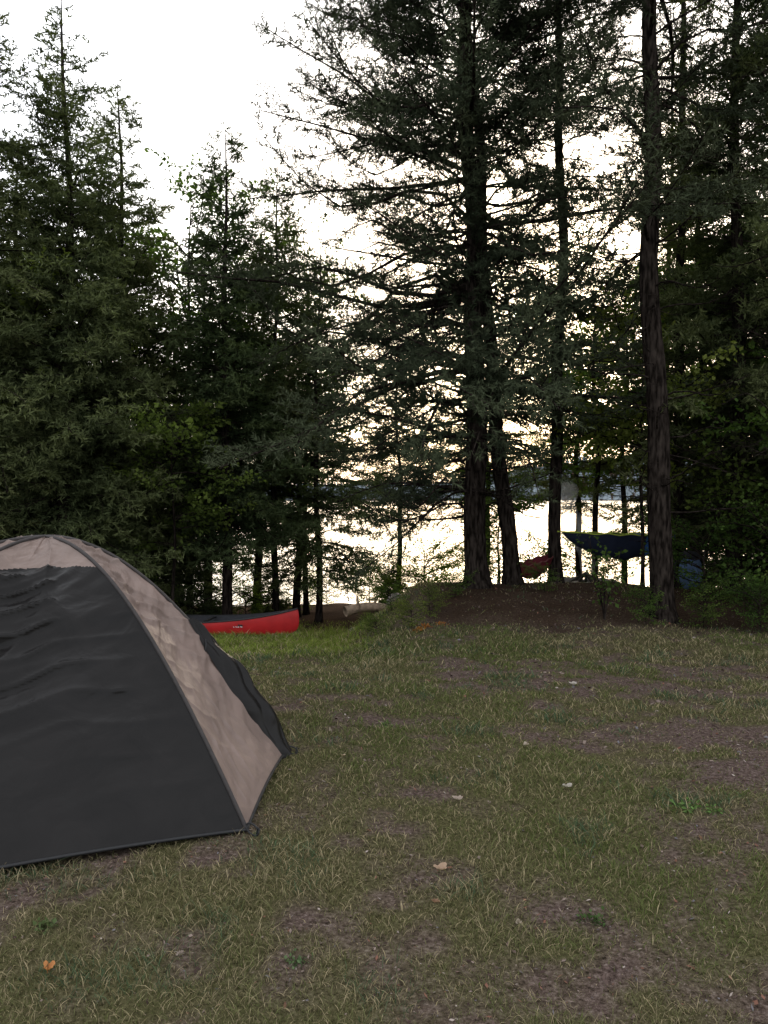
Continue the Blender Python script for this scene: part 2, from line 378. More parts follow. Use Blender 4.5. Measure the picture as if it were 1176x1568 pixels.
# ------------------------------------------------------------------ ground
def ground():
    xs = np.unique(np.round(np.concatenate([-np.geomspace(9, 2500, 40), np.arange(-9, 9, .08), np.geomspace(9, 2500, 40)]), 3))
    ys = np.unique(np.round(np.concatenate([-np.geomspace(3, 600, 20)[::-1], np.arange(-3, 1.5, .3), np.arange(1.5, 20, .08), np.arange(20, 30, .5), np.geomspace(30, 2500, 70)]), 3))
    X, Y = np.meshgrid(xs, ys); Z = T(X, Y)
    V = np.stack([X, Y, Z], -1).reshape(-1, 3)
    nx, ny = len(xs), len(ys)
    i, j = np.meshgrid(np.arange(nx-1), np.arange(ny-1)); a = (j*nx+i).ravel()
    F = np.concatenate([np.stack([a, a+1, a+nx+1], -1), np.stack([a, a+nx+1, a+nx], -1)])
    g = gmask(X, Y).ravel()
    mo = (sstep(-.1, 1.0, X)*sstep(8.5, 10.5, Y)+sstep(14.5, 16, Y)).clip(0, 1).ravel()
    mb = MB(); mb.add(V, F, np.stack([g, mo, 0*g], -1), 0)
    m, nt, out = mat('ground_soil')
    p = N(nt, 'ShaderNodeBsdfDiffuse')
    at = N(nt, 'ShaderNodeAttribute', attribute_name='Col'); sp = N(nt, 'ShaderNodeSeparateColor')
    nt.links.new(at.outputs['Color'], sp.inputs[0])
    tc = N(nt, 'ShaderNodeTexCoord')
    def nz(s, d=6):
        n = N(nt, 'ShaderNodeTexNoise'); n.inputs['Scale'].default_value = s; n.inputs['Detail'].default_value = d; n.inputs['Roughness'].default_value = .8
        nt.links.new(tc.outputs['Object'], n.inputs['Vector']); return n
    nA = nz(46, 4)
    def ramp(n, st):
        r = N(nt, 'ShaderNodeValToRGB'); el = r.color_ramp.elements
        el[0].position, el[0].color = st[0][0], (*st[0][1], 1); el[1].position, el[1].color = st[-1][0], (*st[-1][1], 1)
        for q, c in st[1:-1]:
            e = el.new(q); e.color = (*c, 1)
        nt.links.new(n.outputs[0], r.inputs[0]); return r
    soil = ramp(nA, [(.32, (.024, .017, .014)), (.5, (.086, .060, .051)), (.62, (.152, .113, .100)), (.76, (.27, .225, .205))])
    turf = ramp(nA, [(.32, (.022, .021, .009)), (.52, (.078, .071, .034)), (.75, (.155, .14, .072))])
    duff = ramp(nA, [(.3, (.018, .012, .008)), (.55, (.043, .028, .019)), (.78, (.09, .06, .038))])
    mx = N(nt, 'ShaderNodeMixRGB'); nt.links.new(sp.outputs[0], mx.inputs[0]); nt.links.new(soil.outputs[0], mx.inputs[1]); nt.links.new(turf.outputs[0], mx.inputs[2])
    ma = N(nt, 'ShaderNodeMath', operation='SUBTRACT'); nt.links.new(sp.outputs[1], ma.inputs[0]); nt.links.new(sp.outputs[0], ma.inputs[1]); ma.use_clamp = True
    mx2 = N(nt, 'ShaderNodeMixRGB'); nt.links.new(ma.outputs[0], mx2.inputs[0]); nt.links.new(mx.outputs[0], mx2.inputs[1]); nt.links.new(duff.outputs[0], mx2.inputs[2])
    nt.links.new(mx2.outputs[0], p.inputs['Color'])
    b = N(nt, 'ShaderNodeBump'); b.inputs['Strength'].default_value = .8; b.inputs['Distance'].default_value = .03
    nt.links.new(nA.outputs[0], b.inputs['Height']); nt.links.new(b.outputs[0], p.inputs['Normal'])
    nt.links.new(p.outputs[0], out.inputs[0])
    obj('ground', mb.mesh('ground', [m], smooth=True))
ground()

# ------------------------------------------------------------------ lake
def lake():
    mb = MB(); W = 2400
    V = [(-W, 18, -1.5), (W, 18, -1.5), (W, 640, -1.5), (-W, 640, -1.5)]
    mb.add(V, [(0, 1, 2), (0, 2, 3)])
    m, nt, out = mat('lake_water')
    p = N(nt, 'ShaderNodeBsdfPrincipled'); p.inputs['Base Color'].default_value = (.05, .06, .065, 1); p.inputs['Roughness'].default_value = .12
    p.inputs['IOR'].default_value = 1.33; p.inputs['Specular IOR Level'].default_value = .8
    tc = N(nt, 'ShaderNodeTexCoord'); mp = N(nt, 'ShaderNodeMapping'); mp.inputs['Scale'].default_value = (.5, 1.8, 1)
    n = N(nt, 'ShaderNodeTexNoise'); n.inputs['Scale'].default_value = 2.2; n.inputs['Detail'].default_value = 3
    nt.links.new(tc.outputs['Object'], mp.inputs[0]); nt.links.new(mp.outputs[0], n.inputs['Vector'])
    b = N(nt, 'ShaderNodeBump'); b.inputs['Strength'].default_value = .4; b.inputs['Distance'].default_value = .05
    nt.links.new(n.outputs[0], b.inputs['Height']); nt.links.new(b.outputs[0], p.inputs['Normal'])
    nt.links.new(p.outputs[0], out.inputs[0])
    obj('lake_water', mb.mesh('lake_water', [m]))
lake()

# ------------------------------------------------------------------ far shore forest
def far():
    r = np.random.default_rng(5); n = 4600
    x = r.uniform(-520, 620, n); y = 602+r.random(n)**1.6*380
    z = T(x, y); H = r.uniform(5, 11, n); Rr = H*r.uniform(.2, .34, n)
    s = 6; tiers = [(0.05, 1.0, .55), (.35, .75, .8), (.6, .5, 1.0)]
    mb = MB(); ang = np.arange(s)*2*math.pi/s
    for lo, rr, hi in tiers:
        rad = Rr[:, None]*rr*(.7+.6*r.random((n, s)))
        ring = np.stack([x[:, None]+rad*np.cos(ang), y[:, None]+rad*np.sin(ang), (z+H*lo)[:, None]-r.random((n, s))*.6], -1)
        tip = np.stack([x, y, z+H*hi], -1)[:, None]
        V = np.concatenate([ring, tip], 1).reshape(-1, 3)
        q = np.arange(n)[:, None, None]*(s+1); j = np.arange(s)
        F = q+np.stack([j, (j+1) % s, np.full(s, s)], -1)[None]
        c = np.repeat((.7+.5*r.random((n, 1)))*np.ones((n, 3)), s+1, 0)
        mb.add(V, F, c)
    m = leafmat('hazed_far_forest', (.21, .24, .26), 0, None, 0)  # distance haze painted into the trees as a pale bluish base colour
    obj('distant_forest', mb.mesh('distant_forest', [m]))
far()

# ------------------------------------------------------------------ grass
TC = np.array([-2.0, 4.7]); TH = 1.35
TP = np.array([[-2.55, 2.83], [-.65, 3.75], [-.61, 4.90], [-1.25, 6.15], [-2.95, 6.5], [-3.85, 5.0], [-3.55, 3.5]])
def in_tent(x, y, sc=.97):
    P = TC+(TP-TC)*sc; ins = np.zeros(len(x), bool)
    for i in range(len(P)):
        a = P[i]; b = P[(i+1) % len(P)]
        c = ((a[1] > y) != (b[1] > y)) & (x < (b[0]-a[0])*(y-a[1])/(b[1]-a[1]+1e-9)+a[0])
        ins ^= c
    return ins
def grass():
    r = np.random.default_rng(77); n = 450000
    y = 1.6*np.exp(r.random(n)**.85*math.log(17/1.6)); x = r.uniform(-1, 1, n)*(.58*y+1.0)
    g = gmask(x, y)
    mound = sstep(-.1, 1.0, x)*sstep(9.0, 10.6, y)
    k = (r.random(n) < np.clip(g*.85+.15*(1-mound), 0, 1)) & ~in_tent(x, y)
    x, y, g = x[k], y[k], g[k]; n = len(x); z = T(x, y)
    tuft = fbm(x*2.2, y*2.2, 55, 3)
    far_ = np.clip(y/3.2, .8, 3.2)
    h = (.010+.027*r.random(n)**1.8)*(.5+1.1*tuft)*(.75+.25*far_)*(.6+.5*g)
    big = (vnoise(x*3.1, y*3.1, 90)+.35*(r.random(n)-.5) > .82)
    h = np.where(big, h*1.5, h)
    lush = (1-sstep(-.9, .6, x))*sstep(8, 10, y); h *= 1+.5*lush
    w = .0016*far_*(.7+.7*r.random(n))
    a = r.random(n)*6.28; la = r.random(n)*6.28; lm = h*(.3+1.5*r.random(n))
    wd = np.stack([np.cos(a), np.sin(a), 0*a], -1)*w[:, None]
    ld = np.stack([np.cos(la), np.sin(la), 0*la], -1)*lm[:, None]
    B = np.stack([x, y, z-.004], -1); up = np.zeros((n, 3)); up[:, 2] = 1
    Mm = B+ld*.35+up*(h*.62)[:, None]; Tt = B+ld+up*h[:, None]
    V = np.stack([B-wd, B+wd, Mm+wd*.7, Mm-wd*.7, Tt], 1).reshape(-1, 3)
    q = np.arange(n)[:, None]*5
    F = np.concatenate([q+[[0, 1, 2]], q+[[0, 2, 3]], q+[[3, 2, 4]]])
    green = np.array([.092, .116, .036]); dull = np.array([.125, .120, .058]); straw = np.array([.29, .235, .145]); blue = np.array([.068, .100, .055])
    t = (fbm(x*.9+9, y*.9, 13, 3)+.35*(r.random(n)-.5))
    t = np.clip((t-.38)*2.6, 0, 1)[:, None]
    c = dull*(1-t)+green*t
    c = np.where(big[:, None], blue, c)
    st = (r.random(n) < .15+.24*(1-t[:, 0])*(1-lush)); c = np.where(st[:, None], straw, c)
    c = np.where((lush[:, None]+.5*(r.random((n, 1))-.5) > .5) & ~st[:, None], np.array([.15, .185, .040]), c)
    c = c*(.6+.8*r.random((n, 1)))
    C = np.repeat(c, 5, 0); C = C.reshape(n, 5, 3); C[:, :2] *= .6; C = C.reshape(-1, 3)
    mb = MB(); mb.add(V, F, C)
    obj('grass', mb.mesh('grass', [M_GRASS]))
grass()

def litter():
    r = np.random.default_rng(78); n = 42000
    y = 1.6*np.exp(r.random(n)*math.log(15/1.6)); x = r.uniform(-1, 1, n)*(.58*y+1.0)
    k = (r.random(n) < 1.1-gmask(x, y)) & ~in_tent(x, y); x, y = x[k], y[k]; n = len(x); z = T(x, y)+.004
    a = r.random(n)*6.28; l = (.003+.012*r.random(n)**2.5)*np.clip(y/4, .8, 2); w = l*r.uniform(.12, .8, n)
    d = np.stack([np.cos(a), np.sin(a), r.normal(0, .35, n)], -1)*l[:, None]; e = np.stack([-np.sin(a), np.cos(a), r.normal(0, .35, n)], -1)*w[:, None]
    B = np.stack([x, y, z+.003], -1)
    V = np.stack([B-d, B-e*.8, B+d, B+e], 1).reshape(-1, 3); q = np.arange(n)[:, None]*4
    F = np.concatenate([q+[[0, 1, 2]], q+[[0, 2, 3]]])
    pal = np.array([[.045, .03, .026], [.10, .07, .06], [.17, .13, .11], [.26, .215, .19], [.14, .07, .05], [.11, .10, .105]])
    c = pal[r.choice(6, n, p=[.25, .27, .2, .06, .12, .10])]*(.7+.5*r.random((n, 1)))
    mb = MB(); mb.add(V, F, np.repeat(c, 4, 0)); obj('leaf_litter', mb.mesh('leaf_litter', [M_LITTER]))
litter()

def fallen_leaf(x, y, s, col, rz):
    r = np.random.default_rng(int(abs(x*1000))+3); mb = MB()
    K = 22; a = np.linspace(0, 2*math.pi, K, endpoint=False)
    rad = s*(.45+.4*np.abs(np.sin(a*1.5+.3))+.14*r.random(K))
    rings = [np.array([[0, 0, .006]])]
    for q in (.5, 1.):
        px = rad*np.cos(a)*q; py = rad*np.sin(a)*q*.6
        rings.append(np.stack([px, py, .006+(px**2*8+np.abs(py)*.6*q+.008*r.random(K))], -1))
    V = np.concatenate(rings); F = []
    for i in range(K):
        j = (i+1) % K; F += [(0, 1+i, 1+j), (1+i, 1+K+i, 1+K+j), (1+i, 1+K+j, 1+j)]
    mb.add(V, F, np.array(col)); st = np.array([[-s*1.1, 0, .012], [-s*.4, 0, .006], [s*.7, 0, .012]])
    v, f = tubes(st, np.array([.0012, .0015, .0006])*1.0, 4); mb.add(v, f, np.array(col)*.5)
    obj('fallen_leaf', mb.mesh('fallen_leaf', [M_GRASS]), (x, y, float(T(x, y))+.012), (.15, .1, rz))
for x, y, s, c, rz in [(.24, 3.38, .04, (.36, .25, .18), .4), (-1.12, 2.62, .038, (.45, .20, .08), 1.9), (.39, 4.2, .035, (.34, .27, .23), 0),
                       (1.62, 6.8, .05, (.36, .32, .29), .3), (.92, 5.15, .035, (.34, .28, .23), 1), (1.02, 4.4, .035, (.36, .32, .28), .2),
                       (-.25, 4.85, .025, (.35, .27, .2), 2), (.2, 3.1, .025, (.25, .15, .1), 2.5), (-.7, 2.7, .02, (.25, .2, .17), .9), (.5, 2.95, .02, (.28, .23, .18), .9)]:
    fallen_leaf(x, y, s, c, rz)
def weed(name, x, y, s, col, n=26):
    r = np.random.default_rng(int(x*100+900)); mb = MB()
    S = np.zeros((n, 3)); S[:, :2] = r.normal(0, s*.45, (n, 2)); a = r.random(n)*6.28
    D = nrm(np.stack([np.cos(a), np.sin(a), .3+.6*r.random(n)], -1)); L = np.full(n, s*.5)
    v, f = tubes(np.stack([S, S+D*L[:, None]], 1), np.tile([.001, .001], (n, 1)), 3); mb.add(v, f, np.array(col)*.5)
    leaves(mb, S, D, L, np.ones((n, 3))*np.array(col), s*.3, s*.4, r, 0)
    obj(name, mb.mesh(name, [M_GRASS]), (x, y, float(T(x, y))))
for x, y, s, c in [(1.60, 4.15, .075, (.12, .2, .06)), (1.70, 4.08, .05, (.12, .2, .06)), (-1.25, 2.9, .05, (.09, .12, .05)), (.8, 3.0, .05, (.07, .11, .04)), (-.3, 2.7, .04, (.09, .13, .06)), (2.1, 3.9, .05, (.1, .16, .05)),
                   (.0, 5.6, .05, (.1, .15, .05)), (.45, 9.7, .09, (.24, .11, .03)), (.52, 9.9, .08, (.26, .10, .03)), (.7, 10.1, .07, (.24, .10, .03))]:
    weed('ground_plant', x, y, s, c, 26)

# ------------------------------------------------------------------ tent
def fabric(name, col, rough, spec):
    m, nt, out = mat(name)
    p = N(nt, 'ShaderNodeBsdfPrincipled'); p.inputs['Roughness'].default_value = rough; p.inputs['Specular IOR Level'].default_value = spec
    tc = N(nt, 'ShaderNodeTexCoord')
    n = N(nt, 'ShaderNodeTexNoise'); n.inputs['Scale'].default_value = 5; n.inputs['Detail'].default_value = 4; n.inputs['Distortion'].default_value = .8
    nt.links.new(tc.outputs['Object'], n.inputs['Vector'])
    r = N(nt, 'ShaderNodeValToRGB'); r.color_ramp.elements[0].position = .3; r.color_ramp.elements[1].position = .7
    r.color_ramp.elements[0].color = (*[c*.82 for c in col], 1); r.color_ramp.elements[1].color = (*[c*1.15 for c in col], 1)
    nt.links.new(n.outputs[0], r.inputs[0]); nt.links.new(r.outputs[0], p.inputs['Base Color'])
    b = N(nt, 'ShaderNodeBump'); b.inputs['Strength'].default_value = .6; b.inputs['Distance'].default_value = .03
    nt.links.new(n.outputs[0], b.inputs['Height']); nt.links.new(b.outputs[0], p.inputs['Normal'])
    nt.links.new(p.outputs[0], out.inputs[0]); return m
def tent():
    root = bpy.data.objects.new('dome_tent', None); COL.objects.link(root); root.location = (TC[0], TC[1], 0)
    M_T = fabric('taupe_nylon', (.162, .117, .100), .55, .3); M_K = fabric('charcoal_nylon', (.0092, .0082, .0080), .33, .12)
    M_B = simple('black_webbing', (.012, .012, .013), .6, .3, .2, 60)
    nP = len(TP); NU, NT = 150, 190
    prof = lambda t: TH*np.cos(np.clip(t, 0, 1)*math.pi/2)**.96
    mb = MB(); matof = [1, 0, 1, 0, 1, 0, 1]
    for i in range(nP):
        A = TP[i]-TC; B = TP[(i+1) % nP]-TC
        u = np.linspace(0, 1, NU); t = np.linspace(0.0, 1, NT); U, Tt = np.meshgrid(u, t)
        W = np.linalg.norm(B-A)
        s4 = (4*U*(1-U))
        PX = (A[0]*(1-U)+B[0]*U)*Tt; PY = (A[1]*(1-U)+B[1]*U)*Tt; PZ = prof(Tt)
        mid = (A+B)/2; nn = mid/np.linalg.norm(mid)
        sl = np.stack([nn[0]*(.35+.65*Tt), nn[1]*(.35+.65*Tt), 1-.75*Tt], -1); sl = nrm(sl)
        sag = -.045*W*s4*np.sin(Tt*math.pi)**.8
        env = s4**.4*np.sin(np.clip(Tt*1.02, 0, 1)*math.pi)**.4
        q = Tt*14+3.0*fbm(U*1.6+i*7, Tt*1.3, 40+i, 3)+(U-.5)*(1.6 if i % 2 == 0 else -2.2)
        rid = 1-np.abs(np.sin(q*3.1)); amp = sstep(.40, .60, fbm(U*2.2+i*3, Tt*5, 60+i, 3))*(.6+.9*(1-sstep(.25, .75, Tt)))
        fold = .028*rid**2.2*amp
        fold += .030*(fbm(U*2.5+i, Tt*16+3*U, 70+i, 4)-.5)*2
        q2 = (U*(5 if i % 2 else 2)+Tt*2+fbm(U*2, Tt*2, 80+i, 2)*2.6)*4
        fold += .020*(1-np.abs(np.sin(q2)))**2*sstep(.4, .65, fbm(U*3, Tt*3, 90+i, 2))
        dsp = sag+fold*env
        PX = PX+sl[..., 0]*dsp; PY = PY+sl[..., 1]*dsp; PZ = PZ+sl[..., 2]*dsp
        PZ = PZ+.035*s4*sstep(.8, 1, Tt)+.012
        V = np.stack([PX, PY, PZ], -1).reshape(-1, 3)
        a, b = np.meshgrid(np.arange(NU-1), np.arange(NT-1)); k = (b*NU+a).ravel()
        F = np.concatenate([np.stack([k, k+NU, k+NU+1], -1), np.stack([k, k+NU+1, k+1], -1)])
        if matof[i] == 1:
            tm = (Tt-.07*(1-s4))[:-1, :-1].ravel(); cap = (tm < .24)  # top of charcoal panels goes taupe: reflected sky put into the colour
            sheen_top2 = np.concatenate([cap, cap])
            mb.add(V, F[~sheen_top2], (1, 1, 1), 1); mb.add(V, F[sheen_top2], (1, 1, 1), 0)
        else:
            mb.add(V, F, (1, 1, 1), 0)
        hv = V.reshape(NT, NU, 3)[-1].copy(); hv[:, 2] += .006
        v, f = tubes(hv, np.full(NU, .008), 6); mb.add(v, f, (1, 1, 1), 2)
    me = mb.mesh('tent_fly', [M_T, M_K, M_B], smooth=True)
    obj('rain_fly', me, parent=root)
    mb = MB(); tt = np.linspace(0, 1, 60)
    for i in range(nP):
        A = TP[i]-TC
        P = np.stack([A[0]*tt, A[1]*tt, prof(tt)+.012], -1)
        v, f = tubes(P, np.full(60, .011), 7); mb.add(v, f)
    obj('pole_sleeves', mb.mesh('sleeves', [simple('sleeve_fabric', (.03, .025, .024), .7, .3, .2, 40)], smooth=True), parent=root)
    mb = MB()
    for i in range(nP):
        A = TP[i]-TC; d = A/np.linalg.norm(A)
        th = np.linspace(0, 2*math.pi, 14)
        c = np.array([A[0]+d[0]*.035, A[1]+d[1]*.035, .028])
        P = c+np.stack([d[0]*.04*np.cos(th), d[1]*.04*np.cos(th), .02*np.sin(th)-.01*np.cos(th)], -1)+np.stack([-d[1]*.008*np.sin(th), d[0]*.008*np.sin(th), 0*th], -1)
        v, f = tubes(P, np.full(14, .005), 5); mb.add(v, f)
        P = np.array([[A[0]+d[0]*.085, A[1]+d[1]*.085, .035], [A[0]+d[0]*.07, A[1]+d[1]*.07, .045], [A[0]+d[0]*.06, A[1]+d[1]*.06, .0], [A[0]+d[0]*.04, A[1]+d[1]*.04, -.08]])
        v, f = tubes(P, np.full(4, .004), 6); mb.add(v, f)
    obj('stakes_and_loops', mb.mesh('loops', [M_B], smooth=True), parent=root)
    mb = MB(); A = TP[2]-TC; d = A/np.linalg.norm(A); e = np.array([-d[1], d[0]])
    NT2, NU2 = 70, 40; t = np.linspace(.58, 1.0, NT2); u = np.linspace(0, 1, NU2); U, Tt = np.meshgrid(u, t); q = (Tt-.58)/.42
    wdt = .03+.25*np.sin(np.clip(q, 0, 1)*math.pi*.75)
    lateral = (U-.5)*wdt; se = np.sin(U*math.pi)**.5
    bulge = -.045*np.abs(U-.5)*2*wdt/.28+.012+se*(.05*np.sin(q*math.pi*.85)+.014*np.abs(np.sin(U*9+q*6))+.010*np.sin(U*6-q*18)+.012*(fbm(U*4, q*7, 5)-.5))
    PX = A[0]*Tt+e[0]*lateral+d[0]*bulge; PY = A[1]*Tt+e[1]*lateral+d[1]*bulge
    PZ = prof(Tt)+.6*bulge+.004
    V = np.stack([PX, PY, PZ], -1).reshape(-1, 3)
    a, b = np.meshgrid(np.arange(NU2-1), np.arange(NT2-1)); k = (b*NU2+a).ravel()
    mb.add(V, np.concatenate([np.stack([k, k+NU2, k+NU2+1], -1), np.stack([k, k+NU2+1, k+1], -1)]))
    obj('door_flap', mb.mesh('flap', [M_K], smooth=True), parent=root)
    mb = MB()
    for tq in (.66, .83):
        c = np.array([A[0]*tq-e[0]*.05, A[1]*tq-e[1]*.05, float(prof(np.array(tq)))+.03])
        P = c+np.array([[0, 0, 0], [.01, -.03, -.03], [.0, -.035, -.08], [.012, -.02, -.13]])
        v, f = tubes(P, np.full(4, .006), 5); mb.add(v, f)
    obj('toggle_loops', mb.mesh('toggles', [M_B], smooth=True), parent=root)
tent()

# ------------------------------------------------------------------ canoe
def canoe():
    root = bpy.data.objects.new('red_canoe', None); COL.objects.link(root)
    M_R = simple('red_hull', (.42, .018, .020), .34, .5, .12, 6, .1, 8); M_I = simple('hull_interior', (.035, .035, .04), .6, .3, .2)
    M_G = simple('black_gunwale', (.015, .015, .016), .5, .4, .1); M_W = simple('decal_white', (.6, .6, .6), .5, .3, .1)
    Lc = 4.7; K = 81; S = 19
    s = np.sin(np.linspace(-1, 1, K)*math.pi/2)
    a = np.linspace(0, 1, S)
    hw = .43*(1-np.abs(s)**2.1)**.9+.006
    RIM = lambda q: .285+.20*np.abs(q)**3
    rim = RIM(s)
    keel = .0+.045*np.abs(s)**5
    end = Lc/2
    def hull(off):
        V = np.zeros((K, 2*S-1, 3))
        for j, side in [(q, 1) for q in range(S)]+[(q, -1) for q in range(1, S)]:
            v = a[j]; ph = v*math.pi/2
            yy = np.maximum(hw-off, .001)*np.sin(ph)**.62*side*(1+.05*math.sin(ph*2))
            zz = keel+off+(rim-keel-off)*(1-math.cos(ph))**1.25
            xx = s*(end-off)-np.sign(s)*(.30*(1-v)**2.2-.05*np.sin(v*math.pi))*np.abs(s)**7
            V[:, S-1+j*side] = np.stack([xx, yy, zz], -1)
        return V
    W = 2*S-1
    i, j = np.meshgrid(np.arange(K-1), np.arange(W-1), indexing='ij'); k = (i*W+j).ravel()
    F = np.concatenate([np.stack([k, k+W, k+W+1], -1), np.stack([k, k+W+1, k+1], -1)])
    mb = MB(); mb.add(hull(0), F); obj('hull', mb.mesh('hull', [M_R], smooth=True), parent=root)
    mb = MB(); mb.add(hull(.012), F); obj('inner_hull', mb.mesh('ihull', [M_I], smooth=True), parent=root)
    mb = MB(); Hh = hull(0)
    for q in (0, W-1):
        P = Hh[:, q]+np.array([0, 0, .004]); v, f = tubes(P, np.full(K, .014), 8); mb.add(v, f)
    obj('gunwales', mb.mesh('gun', [M_G], smooth=True), parent=root)
    mb = MB()
    for xs, w in [(-1.5, .24), (1.35, .24), (0, .05), (.75, .04)]:
        sw = abs(xs)/end; hh = .43*(1-sw**2.1)**.9; z = float(RIM(sw))-.01-(.06 if w > .1 else 0)
        V = [(xs-w/2, -hh, z), (xs+w/2, -hh, z), (xs+w/2, hh, z), (xs-w/2, hh, z)]; V = V+[(p[0], p[1], p[2]-.022) for p in V]
        F2 = []
        for q in [(0, 1, 2, 3), (7, 6, 5, 4), (0, 4, 5, 1), (1, 5, 6, 2), (2, 6, 7, 3), (3, 7, 4, 0)]:
            F2 += [(q[0], q[1], q[2]), (q[0], q[2], q[3])]
        mb.add(V, F2)
    for sg in (-1, 1):
        idx = [K-1, K-9, K-14] if sg > 0 else [0, 8, 13]
        V = []
        for q in idx: V += [Hh[q, 0]+[0, 0, .012], Hh[q, W-1]+[0, 0, .012]]
        mb.add(np.array(V), [(0, 2, 3), (0, 3, 1), (2, 4, 5), (2, 5, 3)])
    obj('seats_and_thwarts', mb.mesh('seats', [M_G]), parent=root)
    mb = MB()
    for g in range(6):
        x0 = 1.32+g*.026; z0, z1 = .205, .225
        pts = []
        for xx, zz in ((x0, z0), (x0+.015, z0), (x0+.015, z1), (x0, z1)):
            ii = np.argmin(np.abs(Hh[:, 0, 0]-xx)); row = Hh[ii, :S]
            yy = np.interp(zz, row[::-1, 2], row[::-1, 1]); pts.append((xx, yy-.006, zz+.004*math.sin(g*2.)))
        mb.add(pts, [(0, 1, 2), (0, 2, 3)])
    obj('lettering', mb.mesh('letters', [M_W]), parent=root)
    x1, y1 = -1.46, 13.5; ang = math.radians(-8)
    cx = x1-math.cos(ang)*end; cy = y1-math.sin(ang)*end
    zb = float(T(x1-1, y1)); za = float(T(cx, cy))
    root.location = (cx, cy, (za+zb)/2-.015); root.rotation_euler = (math.radians(0), math.radians(-.6), ang)
canoe()

# ------------------------------------------------------------------ hammocks
def hammock(name, A, B, sag, wid, cols, edge, split=None):
    root = bpy.data.objects.new(name, None); COL.objects.link(root)
    A = np.array(A, float); B = np.array(B, float)
    d = B-A; hd = nrm(np.array([d[0], d[1], 0])); lt = np.array([-hd[1], hd[0], 0])
    S0 = A+d*.03; S1 = A+d*.97; K, W = 60, 25
    u = np.linspace(0, 1, K)[:, None]; v = np.linspace(-1, 1, W)[None]
    env = np.sin(u*math.pi)**.75
    base = S0+(S1-S0)*u[..., None]
    z = -(.03*env+sag*env*(1-np.abs(v)**2.4))+.012*np.sin(u*34+v*3)*env
    P = base+lt*((wid*env*v)[..., None]); P = P+np.zeros((K, W, 1)); P[..., 2] += z
    mb = MB(); i, j = np.meshgrid(np.arange(K-1), np.arange(W-1), indexing='ij'); k = (i*W+j)
    for msk, mi in [((i < (split or 99)), 0), ((i >= (split or 99)), 2)]:
        kk = k[msk]
        if len(kk): mb.add(P, np.concatenate([np.stack([kk, kk+W, kk+W+1], -1), np.stack([kk, kk+W+1, kk+1], -1)]), (1, 1, 1), mi)
    for q in (0, W-1):
        vv, ff = tubes(P[:, q], np.full(K, .013), 6); mb.add(vv, ff, (1, 1, 1), 1)
    ms = [simple(name+'_fabric', cols[0], .8, .1, .15, 8), simple(name+'_edge', edge, .6, .2, .1), simple(name+'_panel', cols[-1], .7, .2, .1)]
    obj('sling', mb.mesh('sling', ms, smooth=True), parent=root)
    mb = MB(); v, f = tubes(np.array([A, S0]), np.array([.012, .012]), 6); mb.add(v, f); v, f = tubes(np.array([B, S1]), np.array([.012, .012]), 6); mb.add(v, f)
    obj('straps', mb.mesh('straps', [ms[1]]), parent=root)
hammock('hammock', (2.81, 12.92, 1.03), (5.05, 13.45, .98), .42, .30, [(.014, .018, .034), (.03, .10, .32)], (.30, .36, .05), 38)
hammock('hammock', (2.05, 12.8, .45), (2.85, 13.1, .68), .26, .22, [(.10, .015, .022)], (.09, .02, .02))

# ------------------------------------------------------------------ driftwood log + rocks, fire pit, pack
def blob(mb, c, r, seed, mi=0, sq=(1, 1, .7)):
    th = np.linspace(0, math.pi, 9); ph = np.linspace(0, 2*math.pi, 15)
    TH_, PH = np.meshgrid(th, ph, indexing='ij')
    rad = r*(.85+.35*vnoise(TH_*1.7+seed, np.cos(PH)*1.5+3, seed)*1)
    V = np.stack([rad*np.sin(TH_)*np.cos(PH)*sq[0], rad*np.sin(TH_)*np.sin(PH)*sq[1], rad*np.cos(TH_)*sq[2]], -1)+np.array(c)
    i, j = np.meshgrid(np.arange(8), np.arange(14), indexing='ij'); k = (i*15+j).ravel()
    mb.add(V.reshape(-1, 3), np.concatenate([np.stack([k, k+15, k+16], -1), np.stack([k, k+16, k+1], -1)]), (1, 1, 1), mi)
M_ROCK = simple('granite', (.17, .15, .13), .85, .2, .45, 9, .6, 25)
M_LOG = simple('weathered_wood', (.22, .16, .11), .85, .2, .4, 12, .7, 30)
mb = MB(); s = np.linspace(0, 1, 9)
P = np.stack([-.55+.9*s, 0*s+.05*np.sin(s*5), .10+.07*np.sin(s*3)], -1); v, f = tubes(P, .09*(1-.35*s), 9); mb.add(v, f)
for q, d in [(.25, (-.05, -.1, .28)), (.5, (.1, .05, .22)), (.8, (.18, -.06, .14))]:
    p0 = np.array([-.55+.9*q, 0, .12]); v, f = tubes(np.array([p0, p0+np.array(d)*.6, p0+np.array(d)]), np.array([.035, .025, .008]), 6); mb.add(v, f)
obj('driftwood_log', mb.mesh('log', [M_LOG], smooth=True), (-.10, 13.2, float(T(-.10, 13.2))+.02), (0, 0, .2))
for x, y, r in [(.2, 13.4, .13), (-.50, 13.7, .10), (.15, 14.0, .12)]:
    mb = MB(); blob(mb, (0, 0, .05), r, int(y*10)); obj('rock', mb.mesh('rock', [M_ROCK], smooth=True), (x, y, float(T(x, y))))
root = bpy.data.objects.new('fire_pit', None); COL.objects.link(root); fx, fy = 3.45, 13.6; root.location = (fx, fy, float(T(fx, fy)))
mb = MB()
for k in range(11):
    a = k/11*6.28; blob(mb, (.42*math.cos(a), .42*math.sin(a), .06), .13, k+40)
obj('stones', mb.mesh('stones', [M_ROCK], smooth=True), parent=root)
mb = MB()
for k in range(5):
    a = k*1.26; v, f = tubes(np.array([[.3*math.cos(a), .3*math.sin(a), .05], [0, 0, .26]]), np.array([.035, .025]), 7); mb.add(v, f)
obj('logs', mb.mesh('logs', [simple('charred_wood', (.03, .025, .02), .9, .1, .4)], smooth=True), parent=root)
